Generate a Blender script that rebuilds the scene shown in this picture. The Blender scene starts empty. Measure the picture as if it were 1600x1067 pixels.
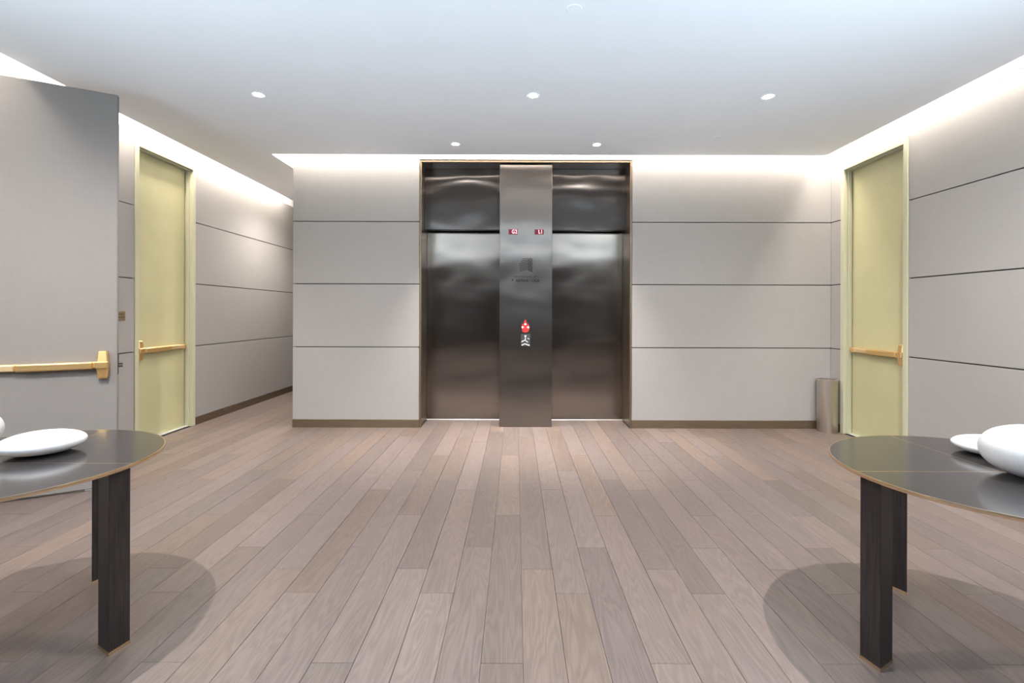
import bpy, bmesh, math, random
from mathutils import Vector, Matrix
random.seed(7)
C = bpy.context.scene
COL = C.collection
PI = math.pi

# ------------------------------------------------------------------ camera
cam_d = bpy.data.cameras.new('camera')
cam = bpy.data.objects.new('camera', cam_d); COL.objects.link(cam)
cam.location = (0, 0, 1.35)
cam.rotation_euler = (PI / 2, -0.0028, 0)
cam_d.sensor_width = 36.0
cam_d.lens = 36.0 * 760 / 1600
cam_d.shift_x = -6 / 1600
cam_d.shift_y = -44.5 / 1600
cam_d.clip_start = 0.02
C.camera = cam

# ------------------------------------------------------------------ world, exposure
W = bpy.data.worlds.new('daylight'); C.world = W
W.use_nodes = True
W.node_tree.nodes['Background'].inputs[0].default_value = (0.62, 0.78, 1.0, 1)
W.node_tree.nodes['Background'].inputs[1].default_value = 0.3
C.view_settings.view_transform = 'Standard'
C.view_settings.look = 'None'
C.view_settings.gamma = 1.0
C.view_settings.exposure = 0.36
C.view_settings.use_curve_mapping = False
C.cycles.max_bounces = 12
C.cycles.diffuse_bounces = 8
C.cycles.sample_clamp_indirect = 6.0

# ------------------------------------------------------------------ main dimensions (metres)
XL, XR = -3.83, 3.70          # side walls
YB = 5.716                    # wall with the elevators
XC = -2.62                    # end of that wall where the corridor begins
YC = 8.55                     # corridor end
YR = -9.0                     # rear wall
ZC = 3.153                    # underside of the dropped ceiling
SLOT = 0.168
ZTOP = 3.42                   # top of the cove cavity
JZ = (0.946, 1.687, 2.42)     # joints between wall panels
EX0, EX1 = -1.132, 1.361      # elevator surround

# area lights: ceiling fill set in side windows behind the camera
def area(name, loc, rot, sx, sy, power, color):
    l = bpy.data.lights.new(name, 'AREA'); l.shape = 'RECTANGLE'; l.size = sx; l.size_y = sy
    l.energy = power; l.color = color
    o = bpy.data.objects.new(name, l); COL.objects.link(o); o.location = loc; o.rotation_euler = rot
    return o
WINL = (-2.6, 0.6)            # left window, beside the viewer
WINR = (-2.3, 0.9)             # right window, beside the viewer
YAW = 38
TILT = math.radians(62)      # window lamps aimed steeply up as added fill for the ceiling
for (yy, xx, sg) in ((WINL, XL - .1, -1), (WINR, XR + .1, 1)):
    o = area('window_daylight', (xx, sum(yy) / 2, 0.95), (0, sg * (PI / 2 + TILT), math.radians(YAW) * -sg), 1.3, yy[1] - yy[0], 265, (0.62, 0.82, 1.0))
    o.data.spread = math.radians(125)
REAR_FILL = (-7.0, -4.2)          # added windows further back, only there to brighten the rear ceiling
for (xx, sg) in ((XL - .1, -1), (XR + .1, 1)):
    o = area('window_daylight', (xx, sum(REAR_FILL) / 2, 0.95), (0, sg * (PI / 2 + TILT), 0), 1.3, REAR_FILL[1] - REAR_FILL[0], 110, (0.72, 0.86, 1.0))
    o.data.spread = math.radians(125)

DOWN = [  # x, y, power, cone
    (-2.137, 4.03, 62, 150.5), (0.138, 4.03, 62, 150.5), (2.09, 4.04, 62, 150.5),
    (-0.65, 5.196, 520, 62), (0.862, 5.20, 520, 62),
    (2.042, 1.668, 340, 166), (-2.006, 1.695, 340, 166),
    (0.1, 1.7, 20, 130), (0.1, -0.8, 40, 130), (-2.1, -0.8, 40, 130), (2.1, -0.8, 40, 130), (-3.0, 7.2, 150, 150.5)]  # last entry: unseen lamp added to brighten the corridor wall
LED_E = 56.0

# ------------------------------------------------------------------ helpers
def newbm(): return bmesh.new()
def bx(bm, x0, x1, y0, y1, z0, z1, bev=0.0):
    r = bmesh.ops.create_cube(bm, size=1.0)
    vs = r['verts']
    for v in vs:
        v.co = Vector((x0 + (v.co.x + .5) * (x1 - x0), y0 + (v.co.y + .5) * (y1 - y0), z0 + (v.co.z + .5) * (z1 - z0)))
    if bev > 0:
        es = list({e for v in vs for e in v.link_edges})
        bmesh.ops.bevel(bm, geom=es, offset=bev, segments=1, affect='EDGES', profile=0.5)
def obx(bm, o, u, n, a0, a1, b0, b1, z0, z1, bev=0.0):
    """box in a frame: a along u, b along n (out of the face), z up"""
    t = bmesh.new(); bx(t, a0, a1, b0, b1, z0, z1, bev)
    for v in t.verts:
        v.co = Vector(o) + Vector(u) * v.co.x + Vector(n) * v.co.y + Vector((0, 0, v.co.z))
    me = bpy.data.meshes.new('t'); t.to_mesh(me); t.free(); bm.from_mesh(me); bpy.data.meshes.remove(me)
def prism(bm, pts, z0, z1, bev=0.0):
    a = [bm.verts.new((p[0], p[1], z0)) for p in pts]
    b = [bm.verts.new((p[0], p[1], z1)) for p in pts]
    bm.faces.new(a[::-1]); bm.faces.new(b)
    n = len(pts)
    side = []
    for i in range(n):
        j = (i + 1) % n
        f = bm.faces.new((a[i], a[j], b[j], b[i])); side.append(f)
    if bev > 0:
        es = [e for i in range(n) for e in a[i].link_edges if b[i] in e.verts]
        bmesh.ops.bevel(bm, geom=es, offset=bev, segments=2, affect='EDGES', profile=0.5)
def lathe(bm, prof, cx, cy, seg=64):
    rings = []
    for r, z in prof:
        if r < 1e-6: rings.append([bm.verts.new((cx, cy, z))])
        else: rings.append([bm.verts.new((cx + r * math.cos(2 * PI * i / seg), cy + r * math.sin(2 * PI * i / seg), z)) for i in range(seg)])
    for k in range(len(rings) - 1):
        A, B = rings[k], rings[k + 1]
        for i in range(seg):
            j = (i + 1) % seg
            if len(A) == 1 and len(B) == 1: continue
            if len(A) == 1: bm.faces.new((A[0], B[j], B[i]))
            elif len(B) == 1: bm.faces.new((A[i], A[j], B[0]))
            else: bm.faces.new((A[i], A[j], B[j], B[i]))
def obj(name, bm, mat, parent=None, smooth=False, angle=40):
    bmesh.ops.recalc_face_normals(bm, faces=bm.faces)
    if parent is not None:
        off = world_loc(parent)
        for v in bm.verts: v.co -= off
    me = bpy.data.meshes.new(name); bm.to_mesh(me); bm.free()
    if mat: me.materials.append(mat)
    if smooth:
        for p in me.polygons: p.use_smooth = True
        me.set_sharp_from_angle(angle=math.radians(angle))
    o = bpy.data.objects.new(name, me); COL.objects.link(o)
    if parent is not None: o.parent = parent
    return o
def world_loc(o):
    v = Vector(o.location)
    p = o.parent
    while p: v += Vector(p.location); p = p.parent
    return v
def tag(o, label=None, cat=None, group=None, kind=None):
    if label: o['label'] = label
    if cat: o['category'] = cat
    if group: o['group'] = group
    if kind: o['kind'] = kind
    return o
def empty(name, loc, label=None, cat=None, group=None, kind=None):
    o = bpy.data.objects.new(name, None); COL.objects.link(o); o.location = loc
    o.empty_display_size = 0.1
    return tag(o, label, cat, group, kind)

# ------------------------------------------------------------------ materials
def mat(name, color, rough=0.5, metal=0.0, emis=None, estr=0.0, spec=0.5):
    m = bpy.data.materials.new(name); m.use_nodes = True
    b = m.node_tree.nodes['Principled BSDF']
    b.inputs['Base Color'].default_value = (*color, 1)
    b.inputs['Roughness'].default_value = rough
    b.inputs['Metallic'].default_value = metal
    b.inputs['Specular IOR Level'].default_value = spec
    if emis:
        b.inputs['Emission Color'].default_value = (*emis, 1)
        b.inputs['Emission Strength'].default_value = estr
    return m
def N(m, t, **kw):
    n = m.node_tree.nodes.new(t)
    for k, v in kw.items(): setattr(n, k, v)
    return n
def L(m, a, b): m.node_tree.links.new(a, b)
def coords(m, kind='Object', scale=(1, 1, 1)):
    tc = N(m, 'ShaderNodeTexCoord'); mp = N(m, 'ShaderNodeMapping')
    mp.inputs['Scale'].default_value = scale
    L(m, tc.outputs[kind], mp.inputs[0]); return mp.outputs[0]
def noisy(m, c1, c2, scale=(1, 1, 1), nscale=5, detail=4, bump=0.0, dist=0.001, kind='Object', rr=None):
    b = m.node_tree.nodes['Principled BSDF']
    n = N(m, 'ShaderNodeTexNoise'); n.inputs['Scale'].default_value = nscale; n.inputs['Detail'].default_value = detail
    L(m, coords(m, kind, scale), n.inputs['Vector'])
    r = N(m, 'ShaderNodeValToRGB'); r.color_ramp.elements[0].color = (*c1, 1); r.color_ramp.elements[1].color = (*c2, 1)
    r.color_ramp.elements[0].position = .3; r.color_ramp.elements[1].position = .7
    L(m, n.outputs[0], r.inputs[0]); L(m, r.outputs[0], b.inputs['Base Color'])
    if bump:
        bp = N(m, 'ShaderNodeBump'); bp.inputs['Strength'].default_value = bump; bp.inputs['Distance'].default_value = dist
        L(m, n.outputs[0], bp.inputs['Height']); L(m, bp.outputs[0], b.inputs['Normal'])
    return m

def fabric_panel(name, c):
    m = mat(name, c, 0.75, spec=0.3); b = m.node_tree.nodes['Principled BSDF']
    n1 = N(m, 'ShaderNodeTexNoise'); n1.inputs['Scale'].default_value = 6; n1.inputs['Detail'].default_value = 5
    L(m, coords(m, 'Object', (1, 1, 45)), n1.inputs['Vector'])
    n2 = N(m, 'ShaderNodeTexNoise'); n2.inputs['Scale'].default_value = 6; n2.inputs['Detail'].default_value = 5
    L(m, coords(m, 'Object', (45, 45, 1)), n2.inputs['Vector'])
    ad = N(m, 'ShaderNodeMath', operation='ADD'); L(m, n1.outputs[0], ad.inputs[0]); L(m, n2.outputs[0], ad.inputs[1])
    r = N(m, 'ShaderNodeMapRange'); r.inputs['From Min'].default_value = .7; r.inputs['From Max'].default_value = 1.3
    r.inputs['To Min'].default_value = .955; r.inputs['To Max'].default_value = 1.04
    L(m, ad.outputs[0], r.inputs[0])
    mx = N(m, 'ShaderNodeVectorMath', operation='SCALE'); mx.inputs[0].default_value = c
    L(m, r.outputs[0], mx.inputs['Scale']); L(m, mx.outputs[0], b.inputs['Base Color'])
    bp = N(m, 'ShaderNodeBump'); bp.inputs['Strength'].default_value = .12; bp.inputs['Distance'].default_value = .001
    L(m, ad.outputs[0], bp.inputs['Height']); L(m, bp.outputs[0], b.inputs['Normal'])
    return m

M = {}
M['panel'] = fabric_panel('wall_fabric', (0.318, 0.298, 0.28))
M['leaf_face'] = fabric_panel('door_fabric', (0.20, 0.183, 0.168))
M['reveal'] = mat('dark_reveal', (0.045, 0.036, 0.03), 0.6)
M['bronze'] = noisy(mat('bronze_trim', (0.15, 0.11, 0.07), 0.4, 0.7), (0.16, 0.115, 0.075), (0.20, 0.15, 0.10), (1, 1, 30), 4)
M['white'] = noisy(mat('white_plaster', (0.86, 0.87, 0.88), 0.9, spec=.1), (0.895, 0.925, 0.945), (0.91, 0.94, 0.96), (1, 1, 1), 2)
M['cove'] = mat('cove_white_paint', (0.9, 0.88, 0.86), 0.8)
M['led'] = mat('led_strip', (1, 1, 1), 0.5, emis=(1.0, 0.92, 0.85), estr=LED_E)
M['lamp'] = mat('lamp_lens', (1, 1, 1), 0.5, emis=(1.0, 0.97, 0.95), estr=150)
M['trimring'] = mat('lamp_trim', (0.85, 0.87, 0.9), 0.5)
M['door'] = noisy(mat('khaki_door_paint', (0.5, 0.47, 0.25), 0.5, spec=.35), (0.42, 0.395, 0.225), (0.45, 0.42, 0.245), (1, 1, 1), 3)
M['dframe'] = mat('khaki_frame_paint', (0.46, 0.445, 0.31), 0.45, spec=.4)
M['thresh'] = mat('threshold_metal', (0.85, 0.86, 0.85), 0.35, 0.6)
M['brass'] = noisy(mat('satin_brass', (0.75, 0.48, 0.17), 0.33, 0.9), (0.78, 0.50, 0.20), (0.84, 0.56, 0.25), (1, 1, 60), 5)
M['brass_light'] = mat('pale_satin_brass', (0.85, 0.62, 0.34), 0.4, 0.75)
M['edge'] = mat('brass_edge', (0.78, 0.58, 0.38), 0.22, 1.0)
M['dark_metal'] = mat('dark_lock_metal', (0.06, 0.05, 0.045), 0.4, 0.8)
M['plaque'] = mat('bronze_plaque', (0.22, 0.17, 0.10), 0.5, 0.5)
M['plaque_text'] = mat('plaque_relief', (0.10, 0.07, 0.035), 0.6, 0.3)
M['rear'] = noisy(mat('dark_rear_wall', (0.07, 0.055, 0.045), 0.6), (0.03, 0.025, 0.02), (0.045, 0.035, 0.03), (1, 1, .1), 4)
M['bin'] = mat('bin_steel', (0.55, 0.50, 0.44), 0.32, 0.95)
M['bin_dark'] = mat('bin_inside', (0.05, 0.05, 0.05), 0.7)
M['vase'] = mat('white_ceramic', (0.50, 0.495, 0.49), 0.55, spec=.4)
M['red_dark'] = mat('display_glass', (0.10, 0.0, 0.01), 0.2, emis=(0.5, 0.0, 0.02), estr=0.10)
M['red_led'] = mat('display_digits', (0.9, 0.3, 0.3), 0.5, emis=(1.0, 0.30, 0.33), estr=3.2)
M['engrave'] = mat('engraved_dark', (0.012, 0.010, 0.009), 0.7, spec=.1)
M['red'] = mat('red_print', (0.62, 0.03, 0.03), 0.5)
M['white_print'] = mat('white_print', (0.85, 0.83, 0.82), 0.5)
M['grey_print'] = mat('grey_print', (0.06, 0.06, 0.062), 0.5, 0.3)
M['glass_frame'] = mat('window_metal', (0.12, 0.11, 0.10), 0.4, 0.6)

def steel(name, c, rough, aniso=0.85, wav=0.5, vert=True):
    m = mat(name, c, rough, 1.0); b = m.node_tree.nodes['Principled BSDF']
    b.inputs['Anisotropic'].default_value = aniso
    b.inputs['Anisotropic Rotation'].default_value = 0.0
    t = N(m, 'ShaderNodeTangent', direction_type='RADIAL', axis='Z'); L(m, t.outputs[0], b.inputs['Tangent'])
    g = N(m, 'ShaderNodeTexNoise'); g.inputs['Scale'].default_value = 30; g.inputs['Detail'].default_value = 3
    L(m, coords(m, 'Object', (25, 25, 1)), g.inputs['Vector'])
    r = N(m, 'ShaderNodeMapRange'); r.inputs['To Min'].default_value = .93; r.inputs['To Max'].default_value = 1.07
    L(m, g.outputs[0], r.inputs[0])
    mx = N(m, 'ShaderNodeVectorMath', operation='SCALE'); mx.inputs[0].default_value = c
    L(m, r.outputs[0], mx.inputs['Scale']); L(m, mx.outputs[0], b.inputs['Base Color'])
    w = N(m, 'ShaderNodeTexNoise'); w.inputs['Scale'].default_value = 1.5; w.inputs['Detail'].default_value = 0.5
    L(m, coords(m, 'Object', (1, 1, 1.6)), w.inputs['Vector'])
    bp = N(m, 'ShaderNodeBump'); bp.inputs['Strength'].default_value = 1.0; bp.inputs['Distance'].default_value = 0.01 * wav
    L(m, w.outputs[0], bp.inputs['Height']); L(m, bp.outputs[0], b.inputs['Normal'])
    return m
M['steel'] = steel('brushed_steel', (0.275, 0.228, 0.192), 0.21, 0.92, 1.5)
M['steel_head'] = steel('dimmed_brushed_steel', (0.105, 0.094, 0.086), 0.22, 1.0, 3.0)  # header steel: dimmer reflections put into a darker base colour
M['steel_col'] = steel('brushed_steel_column', (0.235, 0.205, 0.182), 0.30, 0.93, 2.2)
M['jamb'] = steel('bronze_brushed_jamb', (0.38, 0.31, 0.25), 0.28, 0.5, 0.2)

def tabletop_mat():
    m = mat('bronzed_stone_top', (0.2, 0.19, 0.185), 0.13, 0.75); b = m.node_tree.nodes['Principled BSDF']
    n = N(m, 'ShaderNodeTexNoise'); n.inputs['Scale'].default_value = 5; n.inputs['Detail'].default_value = 8
    L(m, coords(m, 'Object', (40, 1, 1)), n.inputs['Vector'])
    r = N(m, 'ShaderNodeValToRGB'); r.color_ramp.elements[0].color = (0.066, 0.060, 0.060, 1); r.color_ramp.elements[1].color = (0.100, 0.092, 0.092, 1)
    L(m, n.outputs[0], r.inputs[0]); L(m, r.outputs[0], b.inputs['Base Color'])
    rr = N(m, 'ShaderNodeMapRange'); rr.inputs['To Min'].default_value = .08; rr.inputs['To Max'].default_value = .2
    L(m, n.outputs[0], rr.inputs[0]); L(m, rr.outputs[0], b.inputs['Roughness'])
    return m
M['top'] = tabletop_mat()

def darkwood():
    m = mat('dark_stained_oak', (0.03, 0.025, 0.025), 0.38, spec=.5); b = m.node_tree.nodes['Principled BSDF']
    n = N(m, 'ShaderNodeTexNoise'); n.inputs['Scale'].default_value = 6; n.inputs['Detail'].default_value = 6
    L(m, coords(m, 'Object', (25, 25, 1)), n.inputs['Vector'])
    r = N(m, 'ShaderNodeValToRGB'); r.color_ramp.elements[0].color = (0.006, 0.0045, 0.0045, 1); r.color_ramp.elements[1].color = (0.028, 0.021, 0.019, 1)
    r.color_ramp.elements[0].position = .35; r.color_ramp.elements[1].position = .75
    L(m, n.outputs[0], r.inputs[0]); L(m, r.outputs[0], b.inputs['Base Color'])
    bp = N(m, 'ShaderNodeBump'); bp.inputs['Strength'].default_value = .3; bp.inputs['Distance'].default_value = .001
    L(m, n.outputs[0], bp.inputs['Height']); L(m, bp.outputs[0], b.inputs['Normal'])
    return m
M['darkwood'] = darkwood()

def plank_mat():
    m = mat('limed_oak', (0.4, 0.3, 0.25), 0.42, spec=.35); b = m.node_tree.nodes['Principled BSDF']
    tc = N(m, 'ShaderNodeTexCoord'); oi = N(m, 'ShaderNodeObjectInfo')
    sc = N(m, 'ShaderNodeVectorMath', operation='SCALE'); sc.inputs[0].default_value = (37.0, 53.0, 11.0)
    L(m, oi.outputs['Random'], sc.inputs['Scale'])
    ad = N(m, 'ShaderNodeVectorMath', operation='ADD'); L(m, tc.outputs['Object'], ad.inputs[0]); L(m, sc.outputs[0], ad.inputs[1])
    mp = N(m, 'ShaderNodeMapping'); mp.inputs['Scale'].default_value = (1.0, 0.11, 1.0); L(m, ad.outputs[0], mp.inputs[0])
    # cathedral grain
    n0 = N(m, 'ShaderNodeTexNoise'); n0.inputs['Scale'].default_value = 9.0; n0.inputs['Detail'].default_value = 2.0; n0.inputs['Distortion'].default_value = .3
    L(m, mp.outputs[0], n0.inputs['Vector'])
    mu = N(m, 'ShaderNodeMath', operation='MULTIPLY'); mu.inputs[1].default_value = 95.0; L(m, n0.outputs[0], mu.inputs[0])
    sn = N(m, 'ShaderNodeMath', operation='SINE'); L(m, mu.outputs[0], sn.inputs[0])
    # fine streaks
    mp2 = N(m, 'ShaderNodeMapping'); mp2.inputs['Scale'].default_value = (1.0, 0.03, 1.0); L(m, ad.outputs[0], mp2.inputs[0])
    n2 = N(m, 'ShaderNodeTexNoise'); n2.inputs['Scale'].default_value = 160; n2.inputs['Detail'].default_value = 4
    L(m, mp2.outputs[0], n2.inputs['Vector'])
    n3 = N(m, 'ShaderNodeTexNoise'); n3.inputs['Scale'].default_value = 3.0; n3.inputs['Detail'].default_value = 2
    L(m, mp.outputs[0], n3.inputs['Vector'])
    # value factor
    def mr(src, a, b_, lo, hi):
        r = N(m, 'ShaderNodeMapRange'); r.inputs['From Min'].default_value = a; r.inputs['From Max'].default_value = b_
        r.inputs['To Min'].default_value = lo; r.inputs['To Max'].default_value = hi; L(m, src, r.inputs[0]); return r.outputs[0]
    v1 = mr(sn.outputs[0], -1, 1, .90, 1.08); v2 = mr(n2.outputs[0], .3, .7, .86, 1.12); v3 = mr(n3.outputs[0], .3, .7, .92, 1.07)
    v4 = mr(oi.outputs['Random'], 0, 1, .80, 1.08)
    def mul(a, b_):
        x = N(m, 'ShaderNodeMath', operation='MULTIPLY'); L(m, a, x.inputs[0]); L(m, b_, x.inputs[1]); return x.outputs[0]
    v = mul(mul(v1, v2), mul(v3, v4))
    # hue by plank
    fr = N(m, 'ShaderNodeMath', operation='MULTIPLY'); fr.inputs[1].default_value = 17.31; L(m, oi.outputs['Random'], fr.inputs[0])
    fc = N(m, 'ShaderNodeMath', operation='FRACT'); L(m, fr.outputs[0], fc.inputs[0])
    hr = N(m, 'ShaderNodeValToRGB')
    hr.color_ramp.elements[0].color = (0.146, 0.113, 0.102, 1); hr.color_ramp.elements[1].color = (0.149, 0.109, 0.088, 1)
    e = hr.color_ramp.elements.new(.5); e.color = (0.145, 0.113, 0.099, 1)
    L(m, fc.outputs[0], hr.inputs[0])
    mx = N(m, 'ShaderNodeVectorMath', operation='SCALE'); L(m, hr.outputs[0], mx.inputs[0]); L(m, v, mx.inputs['Scale'])
    L(m, mx.outputs[0], b.inputs['Base Color'])
    bp = N(m, 'ShaderNodeBump'); bp.inputs['Strength'].default_value = .15; bp.inputs['Distance'].default_value = .0006
    L(m, n2.outputs[0], bp.inputs['Height']); L(m, bp.outputs[0], b.inputs['Normal'])
    L(m, mr(n2.outputs[0], .3, .7, .34, .5), b.inputs['Roughness'])
    return m
M['plank'] = plank_mat()

# ------------------------------------------------------------------ floor
M['subfloor'] = mat('subfloor', (0.13, 0.10, 0.08), 0.8)
fl = newbm()
bx(fl, XL - .3, XR + .3, YR - .2, YC + .2, -.12, -.014)
floor = obj('floor', fl, M['subfloor'])
tag(floor, 'limed oak plank floor running towards the elevators', 'floor', kind='structure')
PW, PL, PX0 = 0.1635, 1.372, 0.032
offs = {0: 2.565, 1: 2.344, 2: 2.80, 3: 1.875}
mesh_cache = {}
stuff_bm = newbm()
k0, k1 = math.floor((XL - PX0) / PW) - 1, math.ceil((XR - PX0) / PW) + 1
nplank = 0
for k in range(k0, k1):
    x0 = max(PX0 + k * PW, XL); x1 = min(PX0 + (k + 1) * PW, XR)
    if x1 - x0 < .004: continue
    xm = (x0 + x1) / 2
    yend = YC if xm < XC else (6.17 if EX0 < xm < EX1 else YB)
    o0 = offs[k % 4]
    j = math.floor((YR - o0) / PL)
    while o0 + j * PL < yend:
        y0 = max(o0 + j * PL, YR); y1 = min(o0 + (j + 1) * PL, yend)
        j += 1
        if y1 - y0 < .01: continue
        g = 0.0008
        # in view: seen from the camera within the frame
        near = max(y1, 0.01)
        seen = y1 > 1.78 and abs(min(abs(x0), abs(x1))) < near * 1.13
        if not seen:
            bx(stuff_bm, x0 + g, x1 - g, y0 + g, y1 - g, -.014, 0, 0)
            continue
        w, l = round(x1 - x0, 3), round(y1 - y0, 3)
        if (w, l) not in mesh_cache:
            b = newbm(); bx(b, -w / 2 + g, w / 2 - g, -l / 2 + g, l / 2 - g, -.014, 0, .0006)
            bmesh.ops.recalc_face_normals(b, faces=b.faces)
            me = bpy.data.meshes.new('plank'); b.to_mesh(me); b.free(); me.materials.append(M['plank']); mesh_cache[(w, l)] = me
        o = bpy.data.objects.new('plank', mesh_cache[(w, l)]); COL.objects.link(o)
        o.location = ((x0 + x1) / 2, (y0 + y1) / 2, random.uniform(-.0003, .0003)); o.parent = floor
        nplank += 1
print('planks', nplank)
o = obj('plank_field', stuff_bm, M['plank'], floor); tag(o, kind='stuff')

# ------------------------------------------------------------------ walls
TH = 0.022
def wall_body(name, boxes, label, cat='wall'):
    b = newbm()
    for q in boxes: bx(b, *q)
    o = obj(name, b, M['reveal']); return tag(o, label, cat, kind='structure')
def panels(parent, axis, face, out, a0, a1, zs=None, m=None, gap=.005):
    """stack of panels on a wall; axis 'x' = wall runs along x; face coordinate = visible face; out = +1/-1 side of the room"""
    zz = zs or [(0.094, JZ[0]), (JZ[0], JZ[1]), (JZ[1], JZ[2]), (JZ[2], ZC - .004)]
    for i, (z0, z1) in enumerate(zz):
        b = newbm()
        g0 = gap if i > 0 else .001; g1 = gap if i < len(zz) - 1 else 0
        lo, hi = sorted((face, face - out * TH))
        if axis == 'x': bx(b, a0, a1, lo, hi, z0 + g0, z1 - g1, .0015)
        else: bx(b, lo, hi, a0, a1, z0 + g0, z1 - g1, .0015)
        obj('wall_panel', b, m or M['panel'], parent)
D1 = (4.885, 5.806)   # left door frame outer, along Y
D2 = (4.587, 5.535)   # right door frame outer
D3 = (2.40, 3.34)     # doorway of the open leaf
DZ1, DZ2 = 3.08, 3.026
bw = .2
# back wall with elevators
wb = wall_body('wall_back', [(XC + TH, EX0, YB + TH, YB + bw, 0, ZTOP), (EX1, XR + bw, YB + TH, YB + bw, 0, ZTOP), (EX0, EX1, YB + TH, YB + bw, 3.16, ZTOP)],
               'panelled wall on both sides of the elevators')
panels(wb, 'x', YB, -1, XC, EX0 - .004)
panels(wb, 'x', YB, -1, EX1 + .004, XR - .0)
# corridor side of the elevator block
wc = wall_body('wall_corridor', [(XC + TH, XC + bw, YB + bw, YC + .2, 0, ZTOP)], 'side wall of the elevator block along the corridor')
panels(wc, 'y', XC, -1, YB + TH, YC)
# left wall
wl = wall_body('wall_left', [(XL - bw, XL - TH, D1[1], YC + .2, 0, ZTOP), (XL - bw, XL - TH, D3[1], D1[0], 0, ZTOP), (XL - bw, XL - TH, WINL[1], D3[0], 0, ZTOP),
                             (XL - bw, XL - TH, D1[0], D1[1], DZ1, ZTOP), (XL - bw, XL - TH, D3[0], D3[1], DZ1, ZTOP),
                             (XL - bw, XL, YR, REAR_FILL[0], 0, ZTOP), (XL - bw, XL, REAR_FILL[0], REAR_FILL[1], 0, .3), (XL - bw, XL, REAR_FILL[0], REAR_FILL[1], 2.9, ZTOP), (XL - bw, XL, REAR_FILL[1], WINL[0], 0, ZTOP), (XL - bw, XL, WINL[0], WINL[1], 0, .3), (XL - bw, XL, WINL[0], WINL[1], 2.9, ZTOP),
                             (XL - bw - .02, XL - bw, D1[0], D1[1], 0, DZ1)], 'left panelled wall running into the corridor')
panels(wl, 'y', XL, 1, D1[1] + .004, YC)
panels(wl, 'y', XL, 1, D3[1] + .004, D1[0] - .004)
panels(wl, 'y', XL, 1, WINL[1], D3[0] - .004)
panels(wl, 'y', XL, 1, D1[0] - .004, D1[1] + .004, [(DZ1 + .004, ZC - .004)], gap=0)
panels(wl, 'y', XL, 1, D3[0] - .004, D3[1] + .004, [(DZ1 + .004, ZC - .004)], gap=0)
# right wall
wr = wall_body('wall_right', [(XR + TH, XR + bw, D2[1], YB + TH, 0, ZTOP), (XR + TH, XR + bw, WINR[1], D2[0], 0, ZTOP), (XR + TH, XR + bw, D2[0], D2[1], DZ2, ZTOP),
                              (XR, XR + bw, YR, REAR_FILL[0], 0, ZTOP), (XR, XR + bw, REAR_FILL[0], REAR_FILL[1], 0, .3), (XR, XR + bw, REAR_FILL[0], REAR_FILL[1], 2.9, ZTOP), (XR, XR + bw, REAR_FILL[1], WINR[0], 0, ZTOP), (XR, XR + bw, WINR[0], WINR[1], 0, .3), (XR, XR + bw, WINR[0], WINR[1], 2.9, ZTOP),
                              (XR + bw, XR + bw + .02, D2[0], D2[1], 0, DZ2)], 'right panelled wall with the khaki door')
panels(wr, 'y', XR, -1, D2[1] + .004, YB)
panels(wr, 'y', XR, -1, WINR[1], D2[0] - .004)
panels(wr, 'y', XR, -1, D2[0] - .004, D2[1] + .004, [(DZ2 + .004, ZC - .004)], gap=0)
# rear and corridor end
b = newbm(); bx(b, XL - bw, XR + bw, YR - .2, YR, 0, ZTOP); o = obj('wall_rear', b, M['rear']); tag(o, 'dark wall behind the viewer', 'wall', kind='structure')
b = newbm(); bx(b, XL - bw, XC + bw, YC, YC + .2, 0, ZTOP); o = obj('wall_end', b, M['rear']); tag(o, 'dark end wall of the corridor', 'wall', kind='structure')
# stairwell behind the open leaf
b = newbm()
bx(b, XL - 1.2, XL - bw, D3[0] - .2, D3[0] - .1, 0, ZTOP); bx(b, XL - 1.2, XL - bw, D3[1] + .1, D3[1] + .2, 0, ZTOP)
bx(b, XL - 1.3, XL - 1.2, D3[0] - .2, D3[1] + .2, 0, ZTOP); bx(b, XL - 1.3, XL - bw, D3[0] - .2, D3[1] + .2, -.05, 0)
o = obj('wall_stairwell', b, M['panel']); tag(o, 'plain walls of the stairwell beyond the open doorway', 'wall', kind='structure')

# window frames in the side walls behind the camera; the rear pair is added for ceiling fill
for i, (xx, WIN_Y0, WIN_Y1) in enumerate(((XL - .12, *WINL), (XR + .06, *WINR), (XL - .12, *REAR_FILL), (XR + .06, *REAR_FILL))):
    b = newbm()
    for y in [WIN_Y0 + (WIN_Y1 - WIN_Y0) * q / 4 for q in range(5)]:
        bx(b, xx, xx + .06, y - .025, y + .025, .3, 2.9)
    bx(b, xx, xx + .06, WIN_Y0, WIN_Y1, .3, .36); bx(b, xx, xx + .06, WIN_Y0, WIN_Y1, 2.84, 2.9)
    o = obj('window_%d' % (i + 1), b, M['glass_frame']); tag(o, ('left' if i % 2 == 0 else 'right') + (' side window beside the viewer' if i < 2 else ' added side window well behind the viewer, lighting the rear ceiling'), 'window', kind='structure')

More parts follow.
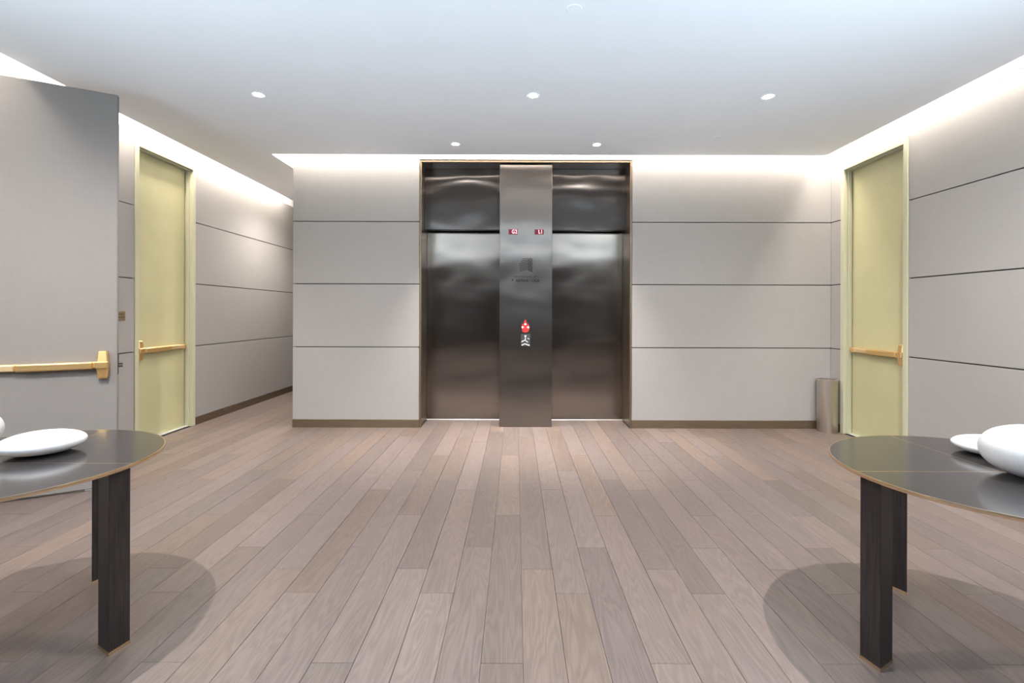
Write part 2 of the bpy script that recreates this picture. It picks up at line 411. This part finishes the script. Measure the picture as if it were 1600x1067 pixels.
# baseboards
def baseboard(name, boxes, label):
    b = newbm()
    for q in boxes: bx(b, *q, 0.094, .002) if len(q) == 5 else bx(b, *q)
    o = obj(name, b, M['bronze']); return tag(o, label, 'baseboard', kind='structure')
P = .004
baseboard('baseboard_back', [(XC - P, EX0 - .002, YB - P, YB + .02, 0), (EX1 + .002, XR, YB - P, YB + .02, 0)], 'bronze baseboard under the elevator wall panels')
baseboard('baseboard_left', [(XL - .02, XL + P, D1[1] + .002, YC, 0), (XL - .02, XL + P, D3[1] + .002, D1[0] - .002, 0), (XL - .02, XL + P, WINL[1], D3[0] - .002, 0)], 'bronze baseboard along the left wall')
baseboard('baseboard_right', [(XR - P, XR + .02, D2[1] + .002, YB - P, 0), (XR - P, XR + .02, WINR[1], D2[0] - .002, 0)], 'bronze baseboard along the right wall')
baseboard('baseboard_corridor', [(XC - P, XC + .02, YB + .02, YC, 0)], 'bronze baseboard on the corridor side of the elevator block')

# ------------------------------------------------------------------ ceiling with light cove
cxl, cxr, cyb = -3.60, XR - SLOT, YB - SLOT
b = newbm()
pts = [(cxl, YR), (cxr, YR)]
R = .06
for i in range(7):
    a = PI / 2 * i / 6
    pts.append((cxr - R + R * math.cos(a), cyb - R + R * math.sin(a)))
pts += [(XC - SLOT, cyb), (XC - SLOT, YC), (cxl, YC)]
prism(b, pts, ZC, ZC + .03)
ceiling = obj('ceiling', b, M['white']); tag(ceiling, 'smooth white dropped ceiling edged by a lit cove', 'ceiling', kind='structure')
b = newbm(); bx(b, XL - bw - 1.2, XR + bw, YR - .2, YC + .2, ZTOP, ZTOP + .1)
obj('upper_slab', b, M['cove'], ceiling)
# pale band of wall inside the cove (one trim per wall)
def cove_band(name, q, label):
    b = newbm(); bx(b, *q); o = obj(name, b, M['cove']); tag(o, label, 'cove trim', kind='structure')
zc0 = ZC + .002
cove_band('trim_1', (XC, XR, YB, YB + TH + .001, zc0, ZTOP), 'pale wall band inside the light cove above the elevators')
cove_band('trim_2', (XL - TH - .001, XL, YR, YC, zc0, ZTOP), 'pale wall band inside the light cove above the left wall')
cove_band('trim_3', (XR, XR + TH + .001, YR, YB, zc0, ZTOP), 'pale wall band inside the light cove above the right wall')
cove_band('trim_4', (XC, XC + TH + .001, YB + TH, YC, zc0, ZTOP), 'pale wall band inside the light cove along the corridor')
ZL = 3.33
def led(q, label):
    b = newbm(); bx(b, *q)
    o = obj('cove_light', b, M['led']); tag(o, label, 'cove light', 'led strips hidden in the ceiling cove'); return o
sw = .03
yb_ = YB - .085; xr_ = XR - .085; xl_ = XL + .115; xc_ = XC - .085
led((xc_, xr_, yb_ - sw, yb_ + sw, ZL, ZL + .012), 'led strip in the cove above the elevator wall')
led((xr_ - sw, xr_ + sw, -4.0, yb_ - .03, ZL, ZL + .012), 'led strip in the cove above the right wall')
led((xl_ - sw, xl_ + sw, -4.0, YC - .6, ZL, ZL + .012), 'led strip in the cove above the left wall')
led((xc_ - sw, xc_ + sw, yb_ + .03, YC - .9, ZL, ZL + .012), 'led strip in the cove on the corridor side of the elevator block')

# downlights
dl_labels = ['recessed ceiling downlight nearest the left wall', 'brightest recessed downlight in the middle of the row of three', 'recessed ceiling downlight nearest the right wall',
             'small recessed downlight in front of the left elevator', 'small recessed downlight in front of the right elevator',
             'recessed downlight over the right round table', 'recessed downlight over the left round table',
             'recessed downlight between the two tables', 'recessed downlight behind the viewer, middle', 'recessed downlight behind the viewer, by the left windows', 'recessed downlight behind the viewer, by the right windows', 'added downlight out of sight beside the elevator block, brightening the corridor']
for i, (x, y, pw, cone) in enumerate(DOWN):
    t = empty('downlight', (x, y, ZC), dl_labels[i], 'ceiling light', 'recessed ceiling downlights')
    b = newbm(); lathe(b, [(.034, ZC - .001), (.052, ZC - .004), (.055, ZC - .001), (.055, ZC + .002), (.034, ZC + .002), (.034, ZC - .001)], x, y, 32)
    obj('trim_ring', b, M['trimring'], t, True)
    b = newbm(); lathe(b, [(0, ZC - .002), (.0335, ZC - .002), (.0335, ZC), (0, ZC)], x, y, 32)
    obj('lamp_lens', b, M['lamp'], t)
    l = bpy.data.lights.new('downlight_beam', 'SPOT'); l.energy = pw; l.spot_size = math.radians(cone); l.spot_blend = 1.0 if cone != 166 else .6
    l.shadow_soft_size = .012; l.color = (1.0, .955, .92)
    lo = bpy.data.objects.new('downlight_beam', l); COL.objects.link(lo); lo.parent = t; lo.location = (0, 0, -.02)
for (x, y, r, lab) in ((0.34, 2.885, .045, 'flush round sprinkler cover in the ceiling above the middle of the lobby'), (2.07, 4.97, .04, 'flush round sprinkler cover in the ceiling before the right wall section')):
    b = newbm(); lathe(b, [(0, ZC - .003), (r, ZC - .003), (r + .003, ZC), (0, ZC)], x, y, 32)
    o = obj('sprinkler_cover', b, M['white'], None, True); tag(o, lab, 'sprinkler')

# ------------------------------------------------------------------ hinged doors
def panic_bar(parent, o, u, n, w, z=.95, two_tone=False):
    """o = hinge corner of the visible face (z=0), u along the leaf to the latch, n out of the face"""
    r = newbm(); obx(r, o, u, n, .07, w - .11, .0, .030, z - .024, z + .024, .004)
    rail = obj('panic_bar', r, M['brass'], parent)
    tag(rail, 'satin brass push bar')
    p = newbm(); obx(p, o, u, n, w * .36, w - .135, .030, .066, z - .027, z + .025, .008)
    obj('push_pad', p, M['brass'], rail)
    p = newbm(); obx(p, o, u, n, .085, w * .36 - .004, .028, .052, z - .023, z + .022, .006)
    obj('rail_cover', p, M['brass_light'], rail)
    c = newbm(); obx(c, o, u, n, .045, .085, .0, .055, z - .028, z + .028, .006)
    obj('end_cap', c, M['brass'], rail)
    # latch case: tapered upper and lower parts with a square middle
    c = newbm(); a0, a1 = w - .115, w - .045
    obx(c, o, u, n, a0 - .006, a1 + .002, .0, .078, z - .028, z + .028, .008)
    for sg in (1, -1):
        t = bmesh.new(); bx(t, a0, a1, 0, .066, 0, .085, .008)
        for v in t.verts:
            f = v.co.z / .085
            am = (a0 + a1) / 2
            v.co.x = am + (v.co.x - am) * (1 - .22 * f); v.co.y = v.co.y * (1 - .18 * f)
            q = Vector(o) + Vector(u) * v.co.x + Vector(n) * v.co.y
            v.co = Vector((q.x, q.y, z + sg * (v.co.z + .018)))
        me = bpy.data.meshes.new('t'); t.to_mesh(me); t.free(); c.from_mesh(me); bpy.data.meshes.remove(me)
    obj('latch_case', c, M['brass'], rail)
    c = newbm(); obx(c, o, u, n, w - .135, w - .112, .01, .058, z - .02, z + .02, .004)
    obj('collar', c, M['brass'], rail)

def door_frame(b, xf, out, y0, y1, ztop, wl_, depth=.14, fz=.008):
    """ring of metal door frame round an opening in a side wall. xf = wall face, out=+1 when the room is at +x"""
    def X(a, c): return tuple(sorted((xf + out * a, xf + out * c)))
    xa, xb = X(fz, -.02)
    bx(b, xa, xb, y0, y0 + wl_, 0, ztop, .002); bx(b, xa, xb, y1 - wl_, y1, 0, ztop, .002); bx(b, xa, xb, y0 + wl_, y1 - wl_, ztop - wl_, ztop, .002)
    xa, xb = X(-.02, -depth)
    s = wl_ - .002
    bx(b, xa, xb, y0, y0 + s, 0, ztop); bx(b, xa, xb, y1 - s, y1, 0, ztop); bx(b, xa, xb, y0 + s, y1 - s, ztop - s, ztop)
    xa, xb = X(-.035, -.075)   # stop
    s = wl_ + .012
    bx(b, xa, xb, y0, y0 + s, 0, ztop, .001); bx(b, xa, xb, y1 - s, y1, 0, ztop, .001); bx(b, xa, xb, y0 + s, y1 - s, ztop - s, ztop, .001)

def closed_door(name, xf, out, yr, ztop, fw, label):
    y0, y1 = yr
    t = empty(name, (xf - out * .1, (y0 + y1) / 2, 0), label, 'door', kind='structure')
    b = newbm(); door_frame(b, xf, out, y0, y1, ztop, fw); f = obj('door_frame', b, M['dframe'], t)
    b = newbm(); xa, xb = sorted((xf - out * .088, xf - out * .133))
    bx(b, xa, xb, y0 + fw + .002, y1 - fw - .002, .009, ztop - fw - .004, .002); obj('door_leaf', b, M['door'], t)
    b = newbm(); xa, xb = sorted((xf - out * .04, xf - out * .15)); bx(b, xa, xb, y0 + fw, y1 - fw, 0, .008, .002); obj('threshold', b, M['thresh'], t)
    panic_bar(t, (xf - out * .088, y1 - fw, 0), (0, -1, 0), (out, 0, 0), y1 - y0 - 2 * fw)
    return t
closed_door('door_1', XL, 1, D1, DZ1, .05, 'tall khaki exit door with brass push bar in the left wall')
closed_door('door_2', XR, -1, D2, DZ2, .055, 'tall khaki exit door with brass push bar in the right wall, beside the steel bin')

# open leaf in the foreground
hinge = Vector((XL + .006, 3.312, 0)); u = Vector((.868, .497, 0)).normalized(); n = Vector((u.y, -u.x, 0))
LW = .872
t = empty('door_3', (XL, 3.33, 0), 'open door leaf faced in grey wall fabric with brass push bar, jutting from the left wall', 'door', kind='structure')
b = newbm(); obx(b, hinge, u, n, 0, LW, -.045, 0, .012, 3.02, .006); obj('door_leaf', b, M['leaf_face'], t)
b = newbm(); door_frame(b, XL, 1, D3[0], D3[1], DZ1, .05); obj('door_frame', b, M['dframe'], t)
b = newbm(); bx(b, XL - .14, XL - .02, D3[0] + .05, D3[1] - .05, 0, .006); obj('threshold', b, M['thresh'], t)
panic_bar(t, hinge, u, n, LW)
b = newbm(); obx(b, hinge, u, n, LW - .001, LW + .003, -.036, -.006, .87, 1.03); lk = obj('lock_plate', b, M['dark_metal'], t)
b = newbm(); obx(b, hinge, u, n, LW + .003, LW + .030, -.03, -.010, .945, .955); obx(b, hinge, u, n, LW + .003, LW + .030, -.03, -.010, .925, .936)
obj('latch_bolt', b, M['dark_metal'], lk)
b = newbm(); obx(b, hinge, u, n, LW * .78, LW * .88, -.03, -.01, .004, .012); obj('door_shoe', b, M['thresh'], t)
# corridor end door with lever
t = empty('door_4', (XL + .1, YC, 0), 'dark door at the far end of the corridor', 'door', kind='structure')
b = newbm(); bx(b, XL + .02, XL + .95, YC - .03, YC, .01, 2.6, .002); obj('door_leaf', b, M['rear'], t)
b = newbm(); bx(b, XL + .03, XL + .16, YC - .12, YC - .10, .93, .95, .004); bx(b, XL + .05, XL + .07, YC - .11, YC - .03, .93, .95); obj('lever_handle', b, M['thresh'], t)

# plaque on the left wall
t = empty('wall_sign', (XL, 4.705, 1.27), 'small square bronze sign plate on the left wall beside the khaki door', 'sign')
b = newbm(); bx(b, XL, XL + .006, 4.64, 4.765, 1.265, 1.357, .0015); obj('plate', b, M['plaque'], t)
b = newbm()
for (ya, yb2, z) in ((4.685, 4.735, 1.328), (4.662, 4.745, 1.298)):
    y = ya
    while y < yb2:
        w_ = random.uniform(.006, .009); bx(b, XL + .006, XL + .0072, y, y + w_, z - .006, z + .006); y += w_ + .004
obj('raised_lettering', b, M['plaque_text'], t)

# ------------------------------------------------------------------ elevators
YD = 6.155; YH = 5.99; YCOL = 5.764; ZE = 3.14
t = empty('elevator_surround', ((EX0 + EX1) / 2, YB, 0), 'bronze framed steel surround set into the wall around both elevators', 'elevator surround')
b = newbm()
bx(b, EX0, EX0 + .02, YB - .004, YB + .03, 0, ZE, .0015); bx(b, EX1 - .02, EX1, YB - .004, YB + .03, 0, ZE, .0015); bx(b, EX0 + .02, EX1 - .02, YB - .004, YB + .03, ZE - .02, ZE, .0015)
obj('frame_trim', b, M['bronze'], t)
jx0, jx1 = EX0 + .006, EX1 - .012
for (a0, a1) in ((jx0 - .03, jx0), (jx1, jx1 + .03)):
    b = newbm(); bx(b, a0, a1, YB + .03, 6.23, 0, ZE - .005); obj('side_jamb', b, M['jamb'], t)
b = newbm(); bx(b, jx0, jx1, YB + .03, 6.23, ZE - .018, ZE); obj('soffit', b, M['jamb'], t)
cx0, cx1 = -.194, .4285
ZH = 2.375
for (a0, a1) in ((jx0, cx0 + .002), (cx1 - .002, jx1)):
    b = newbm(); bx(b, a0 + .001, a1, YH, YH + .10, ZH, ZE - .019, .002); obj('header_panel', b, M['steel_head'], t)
for (a0, a1) in ((jx0, cx0 + .002), (cx1 - .002, jx1)):
    b = newbm(); bx(b, a0, a1, YD - .02, YD + .06, 0.0005, .006, .001); obj('door_sill', b, M['thresh'], t)
b = newbm(); bx(b, EX0 - .05, EX1 + .05, 6.23, 6.28, -.1, ZTOP); obj('shaft_backing', b, M['reveal'], t)
for (a0, a1, lab) in ((jx0 + .002, cx0 + .004, 'brushed steel elevator door left of the indicator column'), (cx1 - .004, jx1 - .002, 'brushed steel elevator door right of the indicator column')):
    t = empty('elevator_door', ((a0 + a1) / 2, YD, 0), lab, 'elevator door')
    b = newbm(); bx(b, a0, a1, YD, YD + .04, .007, ZH + .15, .002); obj('door_leaf', b, M['steel'], t)

t = empty('indicator_column', ((cx0 + cx1) / 2, YCOL, 0), 'brushed steel column between the two elevators with red floor displays and engraved emblem', 'column')
b = newbm(); bx(b, cx0, cx1, YCOL, 6.14, 0.0, 3.11, .003); obj('column_cladding', b, M['steel_col'], t)
def cp(px, py):   # photo pixel -> point on the column face
    return ((px - 806) / 760 * YCOL, 1.35 - (py - 489) / 760 * YCOL)
def text_mesh(s, size, mtl, loc, parent, name, space=1.0, depth=.001, align='CENTER', sx=1.0):
    cu = bpy.data.curves.new('txt', 'FONT'); cu.body = s; cu.size = size; cu.extrude = depth; cu.align_x = align; cu.align_y = 'CENTER'
    cu.space_character = space; cu.resolution_u = 3
    tmp = bpy.data.objects.new('tmp', cu); COL.objects.link(tmp)
    bpy.context.view_layer.update()
    me = bpy.data.meshes.new_from_object(tmp)
    bpy.data.objects.remove(tmp); bpy.data.curves.remove(cu)
    bm = newbm(); bm.from_mesh(me); bpy.data.meshes.remove(me)
    for v in bm.verts: v.co = Vector((loc[0] + v.co.x * sx, loc[1] - v.co.z, loc[2] + v.co.y))
    return obj(name, bm, mtl, parent)
for (pa, pb, s, lab) in ((794.2, 808.6, 'G2', 'left red floor display reading G2'), (835.0, 849.2, 'L1', 'right red floor display reading L1')):
    x0, z1 = cp(pa, 358.2); x1, z0 = cp(pb, 366.3)
    b = newbm(); bx(b, x0, x1, YCOL - .003, YCOL + .004, z0, z1, .0008); d = obj('floor_display', b, M['red_dark'], t); tag(d, lab)
    text_mesh(s, .064, M['red_led'], ((x0 + x1) / 2 + .016, YCOL - .0045, (z0 + z1) / 2), d, 'display_digits', sx=.78, space=1.12)
# emblem: stacked angled louvres of a tower
b = newbm()
def bar3(bm, p, q, th, y=YCOL - .0012):
    d = Vector((q[0] - p[0], q[1] - p[1])); nn = Vector((-d.y, d.x)).normalized() * th / 2
    pts = [(p[0] + nn.x, p[1] + nn.y), (q[0] + nn.x, q[1] + nn.y), (q[0] - nn.x, q[1] - nn.y), (p[0] - nn.x, p[1] - nn.y)]
    a = [bm.verts.new((x, y, z)) for x, z in pts]; c = [bm.verts.new((x, y + .0015, z)) for x, z in pts]
    bm.faces.new(a); bm.faces.new(c[::-1])
    for i in range(4): bm.faces.new((a[i], a[(i + 1) % 4], c[(i + 1) % 4], c[i]))
for k in range(9):
    y = 420.6 - k * 2.43
    p = cp(823.4, y); q = cp(831.8, y + 4.0)
    if k >= 8: p = cp(827, y + 1.7)
    bar3(b, p, q, .0072)
obj('emblem_louvres', b, M['engrave'], t)
b = newbm()
for k in range(8):
    y = 420.6 - k * 2.43
    p = cp(811.5 + max(0, k - 5) * 2.2, y + 3.6 - max(0, k - 5) * 1.1); q = cp(822.8, y)
    bar3(b, p, q, .0055)
obj('emblem_side', b, M['engrave'], t)
x, z = cp(821, 432.6); text_mesh('RESIDENCES BY', .026, M['engrave'], (x, YCOL - .0005, z), t, 'engraved_lettering', space=1.55)
x, z = cp(823.5, 438.6); text_mesh('ARMANI / CASA', .050, M['engrave'], (x + .005, YCOL - .0005, z), t, 'engraved_lettering', sx=.80)
x, z = cp(800.5, 437.6); b = newbm(); lathe(b, [(0, 0), (.008, 0), (.008, .0012), (0, .0012)], 0, 0, 12)
for v in b.verts: v.co = Vector((x + v.co.x, YCOL - v.co.z, z + v.co.y))
obj('engraved_dot', b, M['engrave'], t)
# fire pictogram: red flames with three heads, figures on stairs beneath
def zmesh(bm, poly, y0, y1):
    a = [bm.verts.new((x, y0, z)) for x, z in poly]; c = [bm.verts.new((x, y1, z)) for x, z in poly]
    bm.faces.new(a); bm.faces.new(c[::-1]); k = len(poly)
    for i in range(k): bm.faces.new((a[i], a[(i + 1) % k], c[(i + 1) % k], c[i]))
def disc(bm, px, py, r, y=YCOL - .003):
    x, z = cp(px, py); zmesh(bm, [(x + r * math.cos(2 * PI * i / 12), z + r * math.sin(2 * PI * i / 12)) for i in range(12)], y, YCOL)
b = newbm()
for poly in ([(820.8, 498.6), (823.0, 503.5), (824.2, 509), (824.2, 516), (822.5, 519.5), (819.2, 519.5), (817.4, 516), (817.4, 509), (818.6, 503.5)],
             [(815.8, 504.5), (817.8, 509.5), (818.3, 519.3), (816.5, 517.5), (814.8, 512)], [(825.7, 504.5), (827.6, 512), (825.6, 517.5), (823.6, 519.3), (824, 509.5)]):
    zmesh(b, [cp(*p) for p in poly], YCOL - .002, YCOL)
fs = obj('fire_pictogram', b, M['red'], t); tag(fs, 'red flame pictogram with three white heads')
b = newbm(); disc(b, 820.9, 506.5, .013); disc(b, 816.7, 511.2, .013); disc(b, 825.2, 511.2, .013); obj('figure_head', b, M['white_print'], fs)
b = newbm(); x0, z1 = cp(814.2, 521.5); x1, z0 = cp(828.4, 540.5); bx(b, x0, x1, YCOL - .0015, YCOL, z0, z1)
sp = obj('stair_pictogram', b, M['grey_print'], t); tag(sp, 'grey pictogram plate of a figure on stairs')
b = newbm(); disc(b, 821, 525, .012)
for (p, q, th) in (((821, 527), (821, 531), .009), ((814.8, 534), (821.5, 530.6), .010), ((821, 532), (825, 534.5), .008), ((815, 539.5), (820, 537), .010), ((820, 537), (827.5, 539.5), .011), ((824, 528.5), (827.5, 529.5), .006)):
    bar3(b, cp(*p), cp(*q), th, YCOL - .003)
obj('stair_figure', b, M['white_print'], sp)

# ------------------------------------------------------------------ round tables
TR = 0.55; TZ = 0.75; TT = 0.012
def make_table(cx, cy, mir, lab):
    t = empty('round_table', (cx, cy, 0), lab, 'table', 'round tables flanking the lobby')
    g = .0035
    r = TR - .005
    for qa in range(4):
        b = newbm(); sx_, sy_ = ((1, 1), (-1, 1), (-1, -1), (1, -1))[qa]
        pts = [(cx + sx_ * g, cy + sy_ * g)]
        a0 = math.asin(g / r)
        for i in range(25):
            a = a0 + (PI / 2 - 2 * a0) * i / 24
            pts.append((cx + sx_ * r * math.cos(a), cy + sy_ * r * math.sin(a)))
        prism(b, pts, TZ - TT, TZ)
        obj('top_panel', b, M['top'], t, False)
    b = newbm(); lathe(b, [(r, TZ - TT - .001), (TR, TZ - TT - .001), (TR + .001, TZ - .006), (TR, TZ), (r, TZ), (r, TZ - TT - .001)], cx, cy, 128)
    obj('edge_band', b, M['edge'], t, True)
    b = newbm(); bx(b, cx - r, cx + r, cy - g, cy + g, TZ - TT, TZ - .0002); bx(b, cx - g, cx + g, cy - r, cy - g, TZ - TT, TZ - .0002); bx(b, cx - g, cx + g, cy + g, cy + r, TZ - TT, TZ - .0002)
    obj('brass_inlay', b, M['edge'], t)
    A1 = [(-.495, .054), (-.473, -.024), (-.388, .026), (-.40, .075)]
    A2 = [(.030, .476), (.052, .515), (.003, .535)]
    legs = [A1, A2, [(-x, -y) for x, y in A1], [(-x, -y) for x, y in A2]]
    for Lp in legs:
        P_ = [(cx + mir * x, cy + y) for x, y in Lp]
        b = newbm(); prism(b, P_, .014, TZ - TT - .001, .0015); lg = obj('leg', b, M['darkwood'], t)
        m_ = (sum(p[0] for p in P_) / len(P_), sum(p[1] for p in P_) / len(P_))
        b = newbm(); prism(b, [(m_[0] + (p[0] - m_[0]) * 1.03, m_[1] + (p[1] - m_[1]) * 1.03) for p in P_], 0, .014)
        obj('brass_foot', b, M['edge'], lg)
    return t
TRX, TRY, TLX, TLY = 1.850, 1.857, -2.065, 1.930
make_table(TRX, TRY, 1, 'round brass-edged table by the right wall holding a round ribbed vase')
make_table(TLX, TLY, -1, 'round brass-edged table in front of the open door leaf')

# ------------------------------------------------------------------ vases
def pebble(cx, cy, r, h, lab, z0=TZ):
    b = newbm(); prof = []
    nn = 28
    for i in range(nn + 1):
        a = -PI / 2 + PI * i / nn
        c_, s_ = math.cos(a), math.sin(a)
        rr = r * abs(c_) ** .92; zz = (h / 2) * (abs(s_) ** 1.0) * (1 if s_ > 0 else -1)
        if i == 0: prof.append((0, z0)); prof.append((r * .22, z0)); continue
        zz = z0 + h / 2 + zz
        if rr < r * .22 and s_ < 0: continue
        prof.append((0 if i == nn else rr, max(zz, z0)))
    lathe(b, prof, cx, cy, 72)
    o = obj('flat_vase', b, M['vase'], None, True, 60); tag(o, lab, 'vase', 'white ceramic vases on the round tables'); return o
def round_vase(cx, cy, r, h, lab, z0=TZ):
    b = newbm(); seg = 288
    prof = [(0, 0), (.30, 0), (.42, .02)]
    for i in range(1, 22):
        a = -PI / 2 + (PI) * (i + 2.2) / 27
        prof.append((math.cos(a) ** .80 if math.cos(a) > 0 else 0, .5 + .5 * math.sin(a)))
    prof = [p for p in prof if p[1] < .965]
    prof += [(.42, .975), (.36, .968), (.33, .94), (.31, .85), (.30, .6), (0, .58)]
    rings = []
    for k, (pr, pz) in enumerate(prof):
        if pr == 0: rings.append([b.verts.new((cx, cy, z0 + pz * h))]); continue
        rib = .0022 if 3 <= k < len(prof) - 6 else 0
        rings.append([b.verts.new((cx + r * pr * (1 + rib * math.cos(72 * 2 * PI * i / seg)) * math.cos(2 * PI * i / seg), cy + r * pr * (1 + rib * math.cos(72 * 2 * PI * i / seg)) * math.sin(2 * PI * i / seg), z0 + pz * h)) for i in range(seg)])
    for k in range(len(rings) - 1):
        A, B = rings[k], rings[k + 1]
        for i in range(seg):
            j = (i + 1) % seg
            if len(A) == 1: b.faces.new((A[0], B[j], B[i]))
            elif len(B) == 1: b.faces.new((A[i], A[j], B[0]))
            else: b.faces.new((A[i], A[j], B[j], B[i]))
    o = obj('round_vase', b, M['vase'], None, True, 70); tag(o, lab, 'vase', 'white ceramic vases on the round tables'); return o
pebble(-2.012, 2.07, .145, .09, 'flat white pebble-shaped vase on the left table')
pebble(2.06, 2.08, .15, .072, 'flat white pebble-shaped vase partly behind the ribbed vase on the right table')
round_vase(1.922, 1.79, .162, .185, 'large round ribbed white vase on the right table')
round_vase(-2.36, 2.02, .165, .19, 'large round ribbed white vase at the left end of the left table')

# ------------------------------------------------------------------ steel bin
bxx, byy, br = 3.585, 5.595, .108
t = empty('waste_bin', (bxx, byy, 0), 'cylindrical satin steel waste bin in the corner beside the right door', 'bin')
b = newbm(); lathe(b, [(0, .0), (br - .006, 0), (br - .002, .008), (br - .002, .575), (br - .008, .575), (br - .008, .02), (0, .02)], bxx, byy, 64); obj('bin_body', b, M['bin'], t, True)
b = newbm(); lathe(b, [(br, .575), (br + .001, .598), (br - .004, .602), (br - .02, .602), (br - .02, .575), (br, .575)], bxx, byy, 64); obj('rim', b, M['bin'], t, True)
b = newbm(); lathe(b, [(0, .57), (br - .021, .57), (br - .021, .576), (0, .576)], bxx, byy, 48); obj('liner', b, M['bin_dark'], t)
